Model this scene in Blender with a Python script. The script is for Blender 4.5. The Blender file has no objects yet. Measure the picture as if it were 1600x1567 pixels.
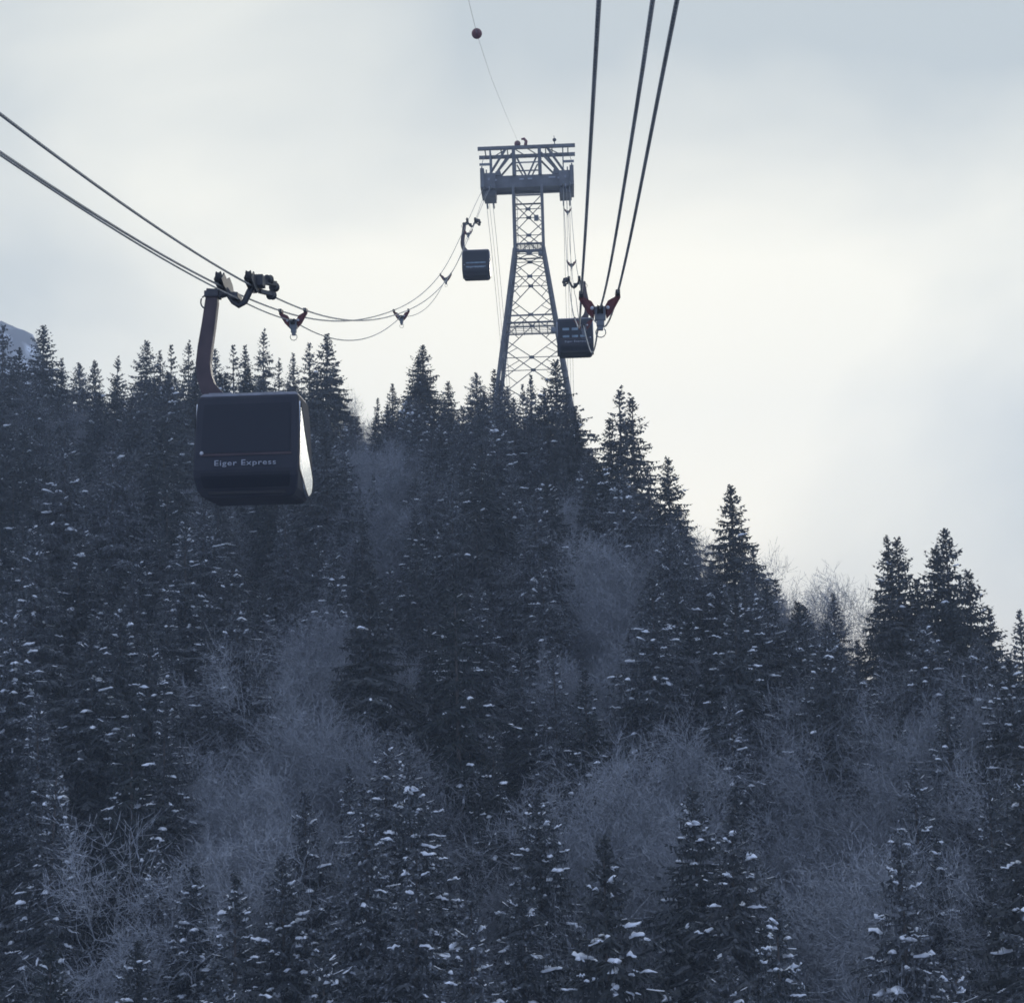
import bpy, bmesh, math, random
import numpy as np
from mathutils import Vector, Matrix
from math import radians, sin, cos, tan, atan, pi

S = bpy.context.scene
COL = S.collection

# ------------------------------------------------------------------ camera
FPX, CX, CY = 2400.0, 800.0, 783.5
cam_d = bpy.data.cameras.new("camera")
cam = bpy.data.objects.new("camera", cam_d)
COL.objects.link(cam)
cam_d.sensor_width = 36.0
cam_d.sensor_fit = 'HORIZONTAL'
cam_d.lens = 36.0 * FPX / 1600.0
cam_d.clip_start = 0.2
cam_d.clip_end = 5000.0
CR = Matrix.Rotation(radians(90 + 7.0), 3, 'X') @ Matrix.Rotation(radians(-1.5), 3, 'Z')
cam.rotation_euler = CR.to_euler()
S.camera = cam

# ------------------------------------------------------------------ sky, sun, exposure
SUN_AZ, SUN_EL = radians(4.0), radians(11.5)      # azimuth clockwise from +Y
SUN_DIR = Vector((sin(SUN_AZ) * cos(SUN_EL), cos(SUN_AZ) * cos(SUN_EL), sin(SUN_EL)))
world = bpy.data.worlds.new("World")
S.world = world
world.use_nodes = True
nt = world.node_tree
nt.nodes.clear()
def N(t, **kw):
    n = nt.nodes.new(t)
    for k, v in kw.items():
        setattr(n, k, v)
    return n
def L(a, b):
    nt.links.new(a, b)
out = N('ShaderNodeOutputWorld')
bg = N('ShaderNodeBackground')
bg.inputs['Strength'].default_value = 0.1
sky = N('ShaderNodeTexSky', sky_type='NISHITA')
sky.sun_disc = False
sky.sun_elevation = SUN_EL
sky.sun_rotation = SUN_AZ
tc = N('ShaderNodeTexCoord')
dot = N('ShaderNodeVectorMath', operation='DOT_PRODUCT')
L(tc.outputs['Generated'], dot.inputs[0])
dot.inputs[1].default_value = SUN_DIR
sub = N('ShaderNodeVectorMath', operation='SUBTRACT')
L(tc.outputs['Generated'], sub.inputs[0]); sub.inputs[1].default_value = SUN_DIR
mul = N('ShaderNodeVectorMath', operation='MULTIPLY')
L(sub.outputs['Vector'], mul.inputs[0]); mul.inputs[1].default_value = (0.42, 0.42, 1.12)
ln = N('ShaderNodeVectorMath', operation='LENGTH')
L(mul.outputs['Vector'], ln.inputs[0])
glow = N('ShaderNodeMapRange', interpolation_type='SMOOTHSTEP')
glow.inputs['From Min'].default_value = 0.34
glow.inputs['From Max'].default_value = 0.0
L(ln.outputs['Value'], glow.inputs['Value'])
wide = N('ShaderNodeMapRange', interpolation_type='SMOOTHSTEP')
wide.inputs['From Min'].default_value = -0.3
wide.inputs['From Max'].default_value = 0.96
L(dot.outputs['Value'], wide.inputs['Value'])
mp = N('ShaderNodeMapping')
mp.inputs['Location'].default_value = (3.1, 0.4, 1.7)
mp.inputs['Scale'].default_value = (1.0, 1.0, 1.5)
L(tc.outputs['Generated'], mp.inputs['Vector'])
noi = N('ShaderNodeTexNoise')
noi.inputs['Scale'].default_value = 3.2
noi.inputs['Detail'].default_value = 5.0
noi.inputs['Roughness'].default_value = 0.42
noi.inputs['Distortion'].default_value = 0.35
L(mp.outputs['Vector'], noi.inputs['Vector'])
nr = N('ShaderNodeMapRange')
nr.inputs['From Min'].default_value = 0.32
nr.inputs['From Max'].default_value = 0.68
nr.inputs['To Min'].default_value = -0.45
nr.inputs['To Max'].default_value = 0.42
L(noi.outputs['Fac'], nr.inputs['Value'])
addg = N('ShaderNodeMath', operation='ADD', use_clamp=True)
L(glow.outputs['Result'], addg.inputs[0])
L(nr.outputs['Result'], addg.inputs[1])
# dull cloud away from the sun, grey blue in front, warm white by the sun
c1 = N('ShaderNodeMixRGB')
c1.inputs['Color1'].default_value = (5.1, 6.6, 10.6, 1)
c1.inputs['Color2'].default_value = (5.95, 6.6, 6.85, 1)
L(wide.outputs['Result'], c1.inputs['Fac'])
c2 = N('ShaderNodeMixRGB')
L(addg.outputs['Value'], c2.inputs['Fac'])
L(c1.outputs['Color'], c2.inputs['Color1'])
c2.inputs['Color2'].default_value = (11.5, 11.25, 9.9, 1)
mx = N('ShaderNodeMixRGB')
mx.inputs['Fac'].default_value = 0.96
L(sky.outputs['Color'], mx.inputs['Color1'])
L(c2.outputs['Color'], mx.inputs['Color2'])
L(mx.outputs['Color'], bg.inputs['Color'])
L(bg.outputs['Background'], out.inputs['Surface'])

sun_d = bpy.data.lights.new("sun", 'SUN')
sun_d.energy = 0.7
sun_d.angle = radians(12)
sun_d.color = (1.0, 0.93, 0.82)
sun = bpy.data.objects.new("sun", sun_d)
COL.objects.link(sun)
sun.rotation_euler = SUN_DIR.to_track_quat('Z', 'Y').to_euler()

S.view_settings.view_transform = 'Standard'
S.view_settings.look = 'None'
S.view_settings.gamma = 1.0
S.view_settings.exposure = 0.0
S.render.engine = 'CYCLES'
S.cycles.use_denoising = True
S.cycles.max_bounces = 6
S.cycles.volume_bounces = 1
S.cycles.filter_width = 1.7

# ------------------------------------------------------------------ helpers
def pt(px, py, y):
    """world point seen at photo pixel (px, py) at a distance of y metres ahead"""
    v = CR @ Vector(((px - CX) / FPX, -(py - CY) / FPX, -1.0))
    return v * (y / v.y)
def to_px(p):
    c = CR.transposed() @ Vector(p)
    return CX + FPX * c.x / -c.z, CY - FPX * c.y / -c.z

def tag(o, label=None, cat=None, group=None, kind=None):
    if label: o['label'] = label
    if cat: o['category'] = cat
    if group: o['group'] = group
    if kind: o['kind'] = kind
    return o
def empty(name, loc=(0, 0, 0), rz=0.0):
    o = bpy.data.objects.new(name, None)
    o.empty_display_size = 0.3
    o.location = loc
    o.rotation_euler = (0, 0, rz)
    COL.objects.link(o)
    return o
def link(name, me, parent=None, mat=None):
    if mat is not None and not me.materials:
        me.materials.append(mat)
    o = bpy.data.objects.new(name, me)
    COL.objects.link(o)
    if parent is not None:
        o.parent = parent
    return o
def np_mesh(name, V, F, mat=None, smooth=False):
    me = bpy.data.meshes.new(name)
    V = np.asarray(V, dtype=np.float32).reshape(-1, 3)
    F = np.asarray(F, dtype=np.int32)
    n, k = F.shape
    me.vertices.add(len(V)); me.vertices.foreach_set('co', V.ravel())
    me.loops.add(n * k); me.loops.foreach_set('vertex_index', F.ravel())
    me.polygons.add(n)
    me.polygons.foreach_set('loop_start', np.arange(n, dtype=np.int32) * k)
    if smooth: me.polygons.foreach_set('use_smooth', np.ones(n, dtype=bool))
    me.update(calc_edges=True)
    me.validate()
    if mat: me.materials.append(mat)
    return me

class MB:
    """collects boxes, bars, tubes, prisms and lathes into one mesh"""
    def __init__(s): s.bm = bmesh.new()
    def box(s, c, d, rot=None, taper=1.0):
        m = Matrix.Translation(c)
        if rot is not None: m = m @ rot.to_4x4()
        vs = []
        for z in (-1, 1):
            k = 1.0 if z < 0 else taper
            for x, y in ((-1, -1), (1, -1), (1, 1), (-1, 1)):
                vs.append(s.bm.verts.new(m @ Vector((x * d[0] / 2 * k, y * d[1] / 2 * k, z * d[2] / 2))))
        for f in ((3, 2, 1, 0), (4, 5, 6, 7), (0, 1, 5, 4), (1, 2, 6, 5), (2, 3, 7, 6), (3, 0, 4, 7)):
            s.bm.faces.new([vs[i] for i in f])
    def bar(s, a, b, w, h=None):
        a, b = Vector(a), Vector(b)
        h = h or w
        d = b - a
        q = d.to_track_quat('Z', 'Y').to_matrix()
        s.box((a + b) / 2, (w, h, d.length), q)
    def tube(s, pts, r, n=8, caps=True):
        pts = [Vector(p) for p in pts]
        rings = []
        for i, p in enumerate(pts):
            d = (pts[min(i + 1, len(pts) - 1)] - pts[max(i - 1, 0)]).normalized()
            up = Vector((0, 0, 1)) if abs(d.z) < 0.9 else Vector((1, 0, 0))
            u = d.cross(up).normalized(); v = u.cross(d)
            rr = r[i] if hasattr(r, '__len__') else r
            rings.append([s.bm.verts.new(p + (u * cos(2 * pi * k / n) + v * sin(2 * pi * k / n)) * rr) for k in range(n)])
        for a, b in zip(rings, rings[1:]):
            for k in range(n):
                f = s.bm.faces.new((a[k], a[(k + 1) % n], b[(k + 1) % n], b[k])); f.smooth = True
        if caps:
            s.bm.faces.new(rings[0][::-1]); s.bm.faces.new(rings[-1])
    def disc(s, c, axis, r, w, n=20):
        """a wheel: grooved short cylinder along axis"""
        c = Vector(c); ax = Vector(axis).normalized()
        s.tube([c - ax * w / 2, c - ax * w * 0.45, c - ax * w * 0.15, c + ax * w * 0.15, c + ax * w * 0.45, c + ax * w / 2],
               [r * 0.9, r, r * 0.8, r * 0.8, r, r * 0.9], n)
    def prism(s, pts, ax, t):
        """polygon pts (3D) extruded by vector ax*t, centred"""
        ax = Vector(ax).normalized() * (t / 2)
        a = [s.bm.verts.new(Vector(p) - ax) for p in pts]
        b = [s.bm.verts.new(Vector(p) + ax) for p in pts]
        s.bm.faces.new(a[::-1]); s.bm.faces.new(b)
        for i in range(len(pts)):
            j = (i + 1) % len(pts)
            s.bm.faces.new((a[i], a[j], b[j], b[i]))
    def sphere(s, c, r, u=20, v=14):
        m = Matrix.Translation(c)
        g = bmesh.ops.create_uvsphere(s.bm, u_segments=u, v_segments=v, radius=r, matrix=m)
        for vv in g['verts']:
            for f in vv.link_faces: f.smooth = True
    def loft(s, rings, caps=True):
        R = [[s.bm.verts.new(Vector(p)) for p in r] for r in rings]
        n = len(R[0])
        for a, b in zip(R, R[1:]):
            for k in range(n):
                s.bm.faces.new((a[k], a[(k + 1) % n], b[(k + 1) % n], b[k]))
        if caps:
            s.bm.faces.new(R[0][::-1]); s.bm.faces.new(R[-1])
    def build(s, name, mat, parent=None, bevel=0.0):
        bmesh.ops.recalc_face_normals(s.bm, faces=s.bm.faces)
        me = bpy.data.meshes.new(name)
        if bevel:
            es = [e for e in s.bm.edges if len(e.link_faces) == 2 and e.calc_face_angle(0) > 0.6]
            bmesh.ops.bevel(s.bm, geom=es, offset=bevel, segments=2, affect='EDGES', profile=0.7, clamp_overlap=True)
        s.bm.to_mesh(me); s.bm.free()
        return link(name, me, parent, mat)

# ------------------------------------------------------------------ materials
def mat(name, col, rough=0.8, metal=0.0, var=0.0, col2=None, scale=3.0, ior=None, spec=None, bump=0.0, detail=4.0, ctr=None):
    m = bpy.data.materials.new(name)
    m.use_nodes = True
    t = m.node_tree
    b = t.nodes['Principled BSDF']
    b.inputs['Roughness'].default_value = rough
    b.inputs['Metallic'].default_value = metal
    if ior: b.inputs['IOR'].default_value = ior
    if spec is not None: b.inputs['Specular IOR Level'].default_value = spec
    b.inputs['Base Color'].default_value = (*col, 1)
    if col2 is None and var:
        col2 = tuple(c * (1 - var) for c in col)
    if col2 is not None:
        g = t.nodes.new('ShaderNodeTexCoord')
        n = t.nodes.new('ShaderNodeTexNoise')
        n.inputs['Scale'].default_value = scale
        n.inputs['Detail'].default_value = detail
        t.links.new(g.outputs['Object'], n.inputs['Vector'])
        r = t.nodes.new('ShaderNodeMapRange')
        lo, hi = ctr or (0.35, 0.65)
        r.inputs['From Min'].default_value = lo; r.inputs['From Max'].default_value = hi
        t.links.new(n.outputs['Fac'], r.inputs['Value'])
        x = t.nodes.new('ShaderNodeMixRGB')
        x.inputs['Color1'].default_value = (*col, 1); x.inputs['Color2'].default_value = (*col2, 1)
        t.links.new(r.outputs['Result'], x.inputs['Fac'])
        t.links.new(x.outputs['Color'], b.inputs['Base Color'])
        if bump:
            bp = t.nodes.new('ShaderNodeBump')
            bp.inputs['Strength'].default_value = bump
            bp.inputs['Distance'].default_value = 0.05
            t.links.new(n.outputs['Fac'], bp.inputs['Height'])
            t.links.new(bp.outputs['Normal'], b.inputs['Normal'])
    return m

def foliage_mat(name, ca, cb, cc, rime=(0.36, 0.38, 0.42)):
    """needles: hue drifts along the crown and from one tree to the next"""
    m = mat(name, ca, 0.75, col2=cb, scale=0.9, detail=3, spec=0.2)
    t = m.node_tree
    b = t.nodes['Principled BSDF']
    x = [n for n in t.nodes if n.type == 'MIX_RGB'][0]
    oi = t.nodes.new('ShaderNodeObjectInfo')
    y = t.nodes.new('ShaderNodeMixRGB')
    y.inputs['Color2'].default_value = (*cc, 1)
    r = t.nodes.new('ShaderNodeMapRange'); r.inputs['To Max'].default_value = 0.75
    t.links.new(oi.outputs['Random'], r.inputs['Value'])
    t.links.new(r.outputs['Result'], y.inputs['Fac'])
    t.links.new(x.outputs['Color'], y.inputs['Color1'])
    # rime caught on the outer twigs, more on some trees than on others
    g = [n for n in t.nodes if n.type == 'TEX_COORD'][0]
    fn = t.nodes.new('ShaderNodeTexNoise'); fn.inputs['Scale'].default_value = 5.5; fn.inputs['Detail'].default_value = 2.0
    t.links.new(g.outputs['Object'], fn.inputs['Vector'])
    th = t.nodes.new('ShaderNodeMapRange'); th.inputs['From Min'].default_value = 0.56; th.inputs['From Max'].default_value = 0.66
    th.inputs['To Max'].default_value = 1.0
    t.links.new(fn.outputs['Fac'], th.inputs['Value'])
    mu = t.nodes.new('ShaderNodeMath'); mu.operation = 'MULTIPLY'
    pw = t.nodes.new('ShaderNodeMath'); pw.operation = 'FRACT'
    p3 = t.nodes.new('ShaderNodeMath'); p3.operation = 'MULTIPLY'; p3.inputs[1].default_value = 7.31
    th.inputs['To Min'].default_value = 0.14
    t.links.new(oi.outputs['Random'], p3.inputs[0]); t.links.new(p3.outputs[0], pw.inputs[0])
    t.links.new(th.outputs['Result'], mu.inputs[0]); t.links.new(pw.outputs[0], mu.inputs[1])
    z = t.nodes.new('ShaderNodeMixRGB'); z.inputs['Color2'].default_value = (*rime, 1)
    t.links.new(mu.outputs[0], z.inputs['Fac'])
    t.links.new(y.outputs['Color'], z.inputs['Color1'])
    t.links.new(z.outputs['Color'], b.inputs['Base Color'])
    return m

M_needle = foliage_mat("spruce_needles", (0.021, 0.028, 0.028), (0.040, 0.046, 0.046), (0.060, 0.064, 0.066))
M_bark = mat("bark", (0.060, 0.048, 0.040), 0.95, col2=(0.11, 0.095, 0.085), scale=2.5)
M_frost = foliage_mat("frosted_twigs", (0.15, 0.160, 0.175), (0.22, 0.232, 0.25), (0.33, 0.345, 0.36))
M_snow = mat("snow", (0.88, 0.90, 0.92), 0.6, col2=(0.78, 0.81, 0.85), scale=2.0)
M_steel = mat("painted_tower_steel", (0.080, 0.085, 0.092), 0.6, 0.2, col2=(0.125, 0.13, 0.138), scale=0.8)
M_galv = mat("galvanised_steel", (0.17, 0.185, 0.20), 0.5, 0.5, col2=(0.11, 0.12, 0.13), scale=1.5)
M_darkst = mat("dark_carriage_steel", (0.030, 0.032, 0.038), 0.45, 0.3, col2=(0.055, 0.055, 0.06), scale=4)
M_arm = mat("dark_brown_hanger_paint", (0.040, 0.026, 0.030), 0.4, 0.2, col2=(0.060, 0.040, 0.042), scale=2)
M_red = mat("red_spacer_paint", (0.13, 0.030, 0.030), 0.6, 0.1, col2=(0.085, 0.032, 0.036), scale=5)
M_rubber = mat("roller_rubber", (0.020, 0.020, 0.022), 0.8)
M_cabin = mat("dark_cabin_shell", (0.014, 0.017, 0.026), 0.75, 0.0, col2=(0.020, 0.022, 0.030), scale=1.2)
M_roof = mat("cabin_roof_grey", (0.22, 0.23, 0.26), 0.5, 0.1, col2=(0.14, 0.145, 0.16), scale=2.0)
M_glass = mat("tinted_cabin_glass", (0.008, 0.011, 0.018), 0.42, ior=1.38)
M_mirror = mat("sky_reflecting_side_glass", (0.80, 0.82, 0.82), 0.16, 1.0, col2=(0.72, 0.75, 0.76), scale=0.7)
M_band = mat("painted_sky_through_glass", (0.24, 0.33, 0.38), 0.25, 0.2, col2=(0.15, 0.20, 0.24), scale=3)  # opaque pale tone painting the sky that shows through cabin glass
M_letter = mat("white_lettering", (0.30, 0.32, 0.35), 0.6)
M_ball = mat("red_marker_ball", (0.16, 0.035, 0.040), 0.55, col2=(0.10, 0.03, 0.035), scale=1.5)
M_lamp = mat("clear_lamp_glass", (0.45, 0.46, 0.48), 0.2)

def rope_mat():
    m = mat("rope_steel", (0.17, 0.18, 0.18), 0.5, 0.3, col2=(0.26, 0.27, 0.27), scale=1.2)
    t = m.node_tree
    g = t.nodes.new('ShaderNodeTexCoord')
    w = t.nodes.new('ShaderNodeTexWave')
    w.inputs['Scale'].default_value = 3.0
    w.bands_direction = 'Y'
    w.inputs['Distortion'].default_value = 1.0
    t.links.new(g.outputs['Object'], w.inputs['Vector'])
    b = t.nodes.new('ShaderNodeBump'); b.inputs['Strength'].default_value = 0.5; b.inputs['Distance'].default_value = 0.02
    t.links.new(w.outputs['Fac'], b.inputs['Height'])
    t.links.new(b.outputs['Normal'], t.nodes['Principled BSDF'].inputs['Normal'])
    return m
M_rope = rope_mat()

def ground_mat():
    m = mat("snowy_forest_floor", (0.040, 0.036, 0.032), 0.9, col2=(0.66, 0.70, 0.76), scale=0.35, detail=8, ctr=(0.47, 0.56), bump=0.6)
    return m
M_ground = ground_mat()
M_rock = mat("snow_streaked_rock", (0.16, 0.165, 0.18), 0.9, col2=(0.60, 0.64, 0.70), scale=0.085, detail=10, ctr=(0.44, 0.60), bump=0.8)

# ------------------------------------------------------------------ terrain
RIDGE_A = [-0.60, -0.33, -0.24, -0.14, -0.06, 0.0, 0.04, 0.09, 0.14, 0.20, 0.25, 0.33, 0.60]
RIDGE_D = [225, 216, 204, 204, 205, 196, 189, 170, 150, 138, 131, 119, 90]
def ridge(x, y):
    return np.interp(np.asarray(x, float) / np.maximum(np.asarray(y, float), 40.0), RIDGE_A, RIDGE_D)
def gz(x, y):
    x = np.asarray(x, float); y = np.asarray(y, float)
    D = ridge(x, y)
    front = -73.4 + 0.467 * y
    front = np.where(y < 45, -52.4 + 0.15 * (y - 45), front)
    back = -73.4 + 0.467 * D - 0.38 * (y - D)
    z = np.minimum(front, np.where(y > 45, back, front))
    z = np.maximum(z, -95.0 + 0.0 * z)
    z = z + 0.7 * np.sin(x * 0.21 + 1.3) * np.cos(y * 0.17) + 0.4 * np.sin(x * 0.55 + y * 0.43)
    return z
def axis(lo, hi, c0, c1, fine, coarse):
    a = list(np.arange(c0, c1 + 0.01, fine))
    v = c0
    st = fine
    while v > lo:
        st = min(st * 1.25, coarse); v -= st; a.insert(0, max(v, lo))
    v = c1; st = fine
    while v < hi:
        st = min(st * 1.25, coarse); v += st; a.append(min(v, hi))
    return np.array(a)
ax = axis(-700, 700, -95, 75, 2.0, 30)
ay = axis(-300, 900, 30, 240, 2.0, 30)
GX, GY = np.meshgrid(ax, ay)
GZ = gz(GX, GY)
V = np.stack([GX, GY, GZ], -1).reshape(-1, 3)
nx, ny = len(ax), len(ay)
idx = np.arange(nx * ny).reshape(ny, nx)
Fq = np.stack([idx[:-1, :-1], idx[:-1, 1:], idx[1:, 1:], idx[1:, :-1]], -1).reshape(-1, 4)
g = link("ground", np_mesh("ground", V, Fq, M_ground, True))
tag(g, "steep snowy forest floor rising to the ridge under the trees", kind='structure')

# far rocky mountain beyond the ridge, upper left edge
def vnoise(P, seed=0):
    """cheap smooth value noise on 2D points"""
    def h(ix, iy):
        v = np.sin(ix * 127.1 + iy * 311.7 + seed * 74.7) * 43758.5453
        return v - np.floor(v)
    x, y = P[..., 0], P[..., 1]
    ix, iy = np.floor(x), np.floor(y)
    fx, fy = x - ix, y - iy
    fx = fx * fx * (3 - 2 * fx); fy = fy * fy * (3 - 2 * fy)
    return (h(ix, iy) * (1 - fx) + h(ix + 1, iy) * fx) * (1 - fy) + (h(ix, iy + 1) * (1 - fx) + h(ix + 1, iy + 1) * fx) * fy
def fbm(P, o=6, seed=0):
    s = 0; a = 1.0; t = 0
    for i in range(o):
        s = s + a * (1 - np.abs(2 * vnoise(P * (2 ** i), seed + i) - 1)); t += a; a *= 0.5
    return s / t
mxs = np.linspace(-520, -80, 150); mys = np.linspace(480, 860, 120)
MX, MY = np.meshgrid(mxs, mys)
px_, py_ = -219.0, 650.0
dx = MX - px_; dy = (MY - py_)
prof = np.where(dx > 0, dx / 135.0, -dx / 230.0)
r = np.sqrt(prof ** 2 + (dy / 165.0) ** 2)
MZ = 178 - 265 * r ** 1.0 + 46 * (fbm(np.stack([MX, MY], -1) / 75.0, 6, 3) - 0.62)
MZ = np.minimum(MZ, 157 + 0.3 * (MZ - 157) ); MZ = np.maximum(MZ, -98)
V = np.stack([MX, MY, MZ], -1).reshape(-1, 3)
idx = np.arange(MX.size).reshape(MX.shape)
Fq = np.stack([idx[:-1, :-1], idx[:-1, 1:], idx[1:, 1:], idx[1:, :-1]], -1).reshape(-1, 4)
m_ = link("mountain", np_mesh("mountain", V, Fq, M_rock, False))
tag(m_, "hazy pale rock mountain shoulder behind the leftmost spruces", kind='structure')

# ------------------------------------------------------------------ haze
hz = MB(); hz.box((0, 300, 38), (1440, 1300, 274))
mh = bpy.data.materials.new("haze"); mh.use_nodes = True
t = mh.node_tree; t.nodes.clear()
o_ = t.nodes.new('ShaderNodeOutputMaterial'); pv = t.nodes.new('ShaderNodeVolumePrincipled')
pv.inputs['Color'].default_value = (0.74, 0.86, 1.0, 1)
pv.inputs['Density'].default_value = 0.00052
pv.inputs['Anisotropy'].default_value = 0.2
t.links.new(pv.outputs['Volume'], o_.inputs['Volume'])
hzo = hz.build("haze", mh)
tag(hzo, "thin cold winter haze in front of the wooded slope", kind='stuff')

# ------------------------------------------------------------------ the two rope lanes
def pchip(xs, ys):
    xs = np.array(xs, float); ys = np.array(ys, float)
    h = np.diff(xs); d = np.diff(ys) / h
    m = np.zeros(len(xs)); m[0] = d[0]; m[-1] = d[-1]
    for i in range(1, len(xs) - 1):
        m[i] = (d[i - 1] * h[i] + d[i] * h[i - 1]) / (h[i] + h[i - 1])
    def f(x):
        i = int(np.clip(np.searchsorted(xs, x) - 1, 0, len(xs) - 2))
        t = (x - xs[i]) / h[i]
        return ((2 * t ** 3 - 3 * t * t + 1) * ys[i] + (t ** 3 - 2 * t * t + t) * h[i] * m[i]
                + (-2 * t ** 3 + 3 * t * t) * ys[i + 1] + (t ** 3 - t * t) * h[i] * m[i + 1])
    return f
zR = pchip([-40, 15, 33, 70, 115, 137, 170, 184], [3.5, 6.95, 8.60, 17.1, 31.0, 38.9, 54.4, 61.7])
zL = pchip([-40, 0, 23.5, 40.3, 48.5, 81.4, 113.7, 143, 170, 184], [5.9, 7.4, 8.84, 10.95, 12.35, 20.6, 31.5, 43.9, 55.8, 61.8])
zB = pchip([190, 200, 227, 260, 300, 360], [61.7, 59.2, 49.6, 37.5, 24.0, 5.0])
def xR(y):
    u = min(max((62 - y) / 34.0, 0.0), 1.0)
    return 0.97 + 0.0368 * y - (0.15 - 0.05 * min(max((33 - y) / 18.0, 0.0), 1.0)) * u * u * (3 - 2 * u)
def xL(y): return -8.64 + 0.0357 * y
GAUGE = 0.8
HAUL_DROP = 0.34
def lane_pts(xf, zf, off, y0, y1, supports=None, step=1.5):
    ys = list(np.arange(y0, y1, step)) + [y1]
    if supports: ys = sorted(set(ys + [s for s in supports if y0 < s < y1]))
    P = []
    for y in ys:
        z = zf(y)
        if supports is not None:
            lo = max([s for s in supports if s <= y], default=y0); hi = min([s for s in supports if s > y], default=y1)
            u = (y - lo) / max(hi - lo, 1e-3)
            if zf is zL and y < 40.3: z -= 0.33; P.append((xf(y) + off, y, z)); continue
            z -= HAUL_DROP + 0.5 * 4 * u * (1 - u) * min(1.0, (hi - lo) / 32.0) ** 2
        P.append((xf(y) + off, y, z))
    return P
SUP_R = [-5, 33, 70, 103, 137, 170]
SUP_L = [-20, 14, 40.3, 48.5, 81.4, 113.7, 143, 170]
TRK = 0.027
def rope(xf, zf, off, r, sup, label, beyond=True):
    b = MB()
    P = lane_pts(xf, zf, off, -35.0, 184.0, sup)
    if beyond:
        P += [(xf(187) + off, 187, 62.0 - (HAUL_DROP if sup else 0))]
        P += [(xf(y) + off, y, zB(y) - (HAUL_DROP if sup else 0)) for y in np.arange(190, 361, 10)]
    b.tube(P, r, 8)
    return tag(b.build("haul_rope" if sup else "track_rope", M_rope), label, "cable", "ropes of the cableway")
rope(xR, zR, -GAUGE / 2, TRK, None, "thick steel track rope nearest the tower in the overhead trio at right")
rope(xR, zR, GAUGE / 2, TRK, None, "rightmost thick steel track rope of the overhead trio, ending on the red spacer's outer arm")
rope(xR, zR, 0.0, 0.023, SUP_R, "middle haul rope of the overhead trio, running into the red spacer's grey block")
rope(xL, zL, -GAUGE / 2, TRK, None, "outer track rope of the far lane, lower edge pair at the photo's left border")
rope(xL, zL, GAUGE / 2, TRK, None, "uppermost track rope of the far lane crossing the sky at left")
rope(xL, zL, 0.0, 0.021, SUP_L, "sagging haul rope hanging below the two track ropes of the far lane")

# ------------------------------------------------------------------ rope spacers
def make_spacer():
    root = empty("rope_spacer")
    h = GAUGE / 2
    for s in (-1, 1):
        a = MB()
        pts = [(s * (h - 0.05), 0, 0.03), (s * (h + 0.05), 0, 0.05), (s * (h + 0.06), 0, -0.10), (s * (h - 0.13), 0, -0.42),
               (s * 0.14, 0, -0.56), (s * 0.10, 0, -0.30), (s * (h - 0.22), 0, -0.16), (s * (h - 0.06), 0, -0.08)]
        a.prism(pts, (0, 1, 0), 0.10)
        a.prism([(s * (h - 0.10), 0, -0.12), (s * h, 0, -0.12), (s * (h - 0.17), 0, -0.38), (s * 0.16, 0, -0.48), (s * 0.14, 0, -0.38)], (0, 1, 0), 0.16)
        arm = a.build("arm", M_red, root, 0.012)
        c = MB(); c.box((s * h, 0, 0.0), (0.10, 0.42, 0.10)); c.box((s * h, 0, -0.055), (0.075, 0.24, 0.05))
        c.build("rope_clamp", M_darkst, arm, 0.015)
    b = MB()
    b.box((0, 0, -0.44), (0.24, 0.22, 0.30))
    b.box((0, 0, -0.65), (0.17, 0.18, 0.14))
    b.box((0, 0, -0.76), (0.12, 0.14, 0.10))
    body = b.build("center_block", M_galv, root, 0.02)
    w = MB(); w.disc((0, -0.16, -0.37), (1, 0, 0), 0.10, 0.13); w.disc((0, 0.16, -0.37), (1, 0, 0), 0.10, 0.13)
    w.build("haul_rope_roller", M_rubber, root)
    for s in (-1, 1):
        l = MB(); l.sphere((s * 0.17, -0.13, -0.33), 0.042, 12, 8); l.build("bolt", M_lamp, root)
    k = MB()
    P = [(-0.10 + 0.02, -0.05, -0.78)] + [(0.11 * cos(a), -0.05, -0.86 + 0.11 * sin(a)) for a in np.linspace(pi * 0.9, 2.1 * pi, 12)] + [(0.08, -0.05, -0.78)]
    k.tube(P, 0.012, 6)
    k.build("wire_loop", M_galv, root)
    return root
def children(o): return [c for c in bpy.data.objects if c.parent == o]
def copy_tree(o, parent=None):
    c = o.copy(); COL.objects.link(c)
    if parent is not None: c.parent = parent
    for ch in kids[o.name]: copy_tree(ch, c)
    return c
kids = {}
def index_kids(o):
    kids[o.name] = children(o)
    for c in kids[o.name]: index_kids(c)
proto = make_spacer(); index_kids(proto)
spacers = [('R', 33, "big red spacer frame with grey centre block, nearest on the overhead ropes"),
           ('R', 70, "dark spacer frame seen over the roof of the gondola beside the tower"),
           ('R', 103, "spacer frame on the right lane close behind the gondola beside the tower"),
           ('R', 137, "small spacer frame just above the carriage of the gondola beside the tower"),
           ('R', 170, "tiny spacer frame just under the tower's right rope head"),
           ('L', 48.5, "maroon spacer frame right behind the near gondola's carriage"),
           ('L', 81.4, "small maroon spacer frame midway on the sagging left lane ropes"),
           ('L', 113.7, "small spacer frame lower left of the far gondola"),
           ('L', 143, "tiny spacer frame right beside the far gondola's hanger arm"),
           ('L', 14, "spacer frame on the far lane left of the camera, out of the photo")]
first = True
for side, y, lab in spacers:
    if y in (14, 103): continue
    o = proto if first else copy_tree(proto); first = False
    xf, zf = (xR, zR) if side == 'R' else (xL, zL)
    o.location = (xf(y), y, zf(y))
    sl = (zf(y + 0.5) - zf(y - 0.5))
    o.rotation_euler = (atan(sl) * 0.6, 0, -0.036)
    tag(o, lab, "rope spacer", "rope spacers along the cableway")

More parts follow.
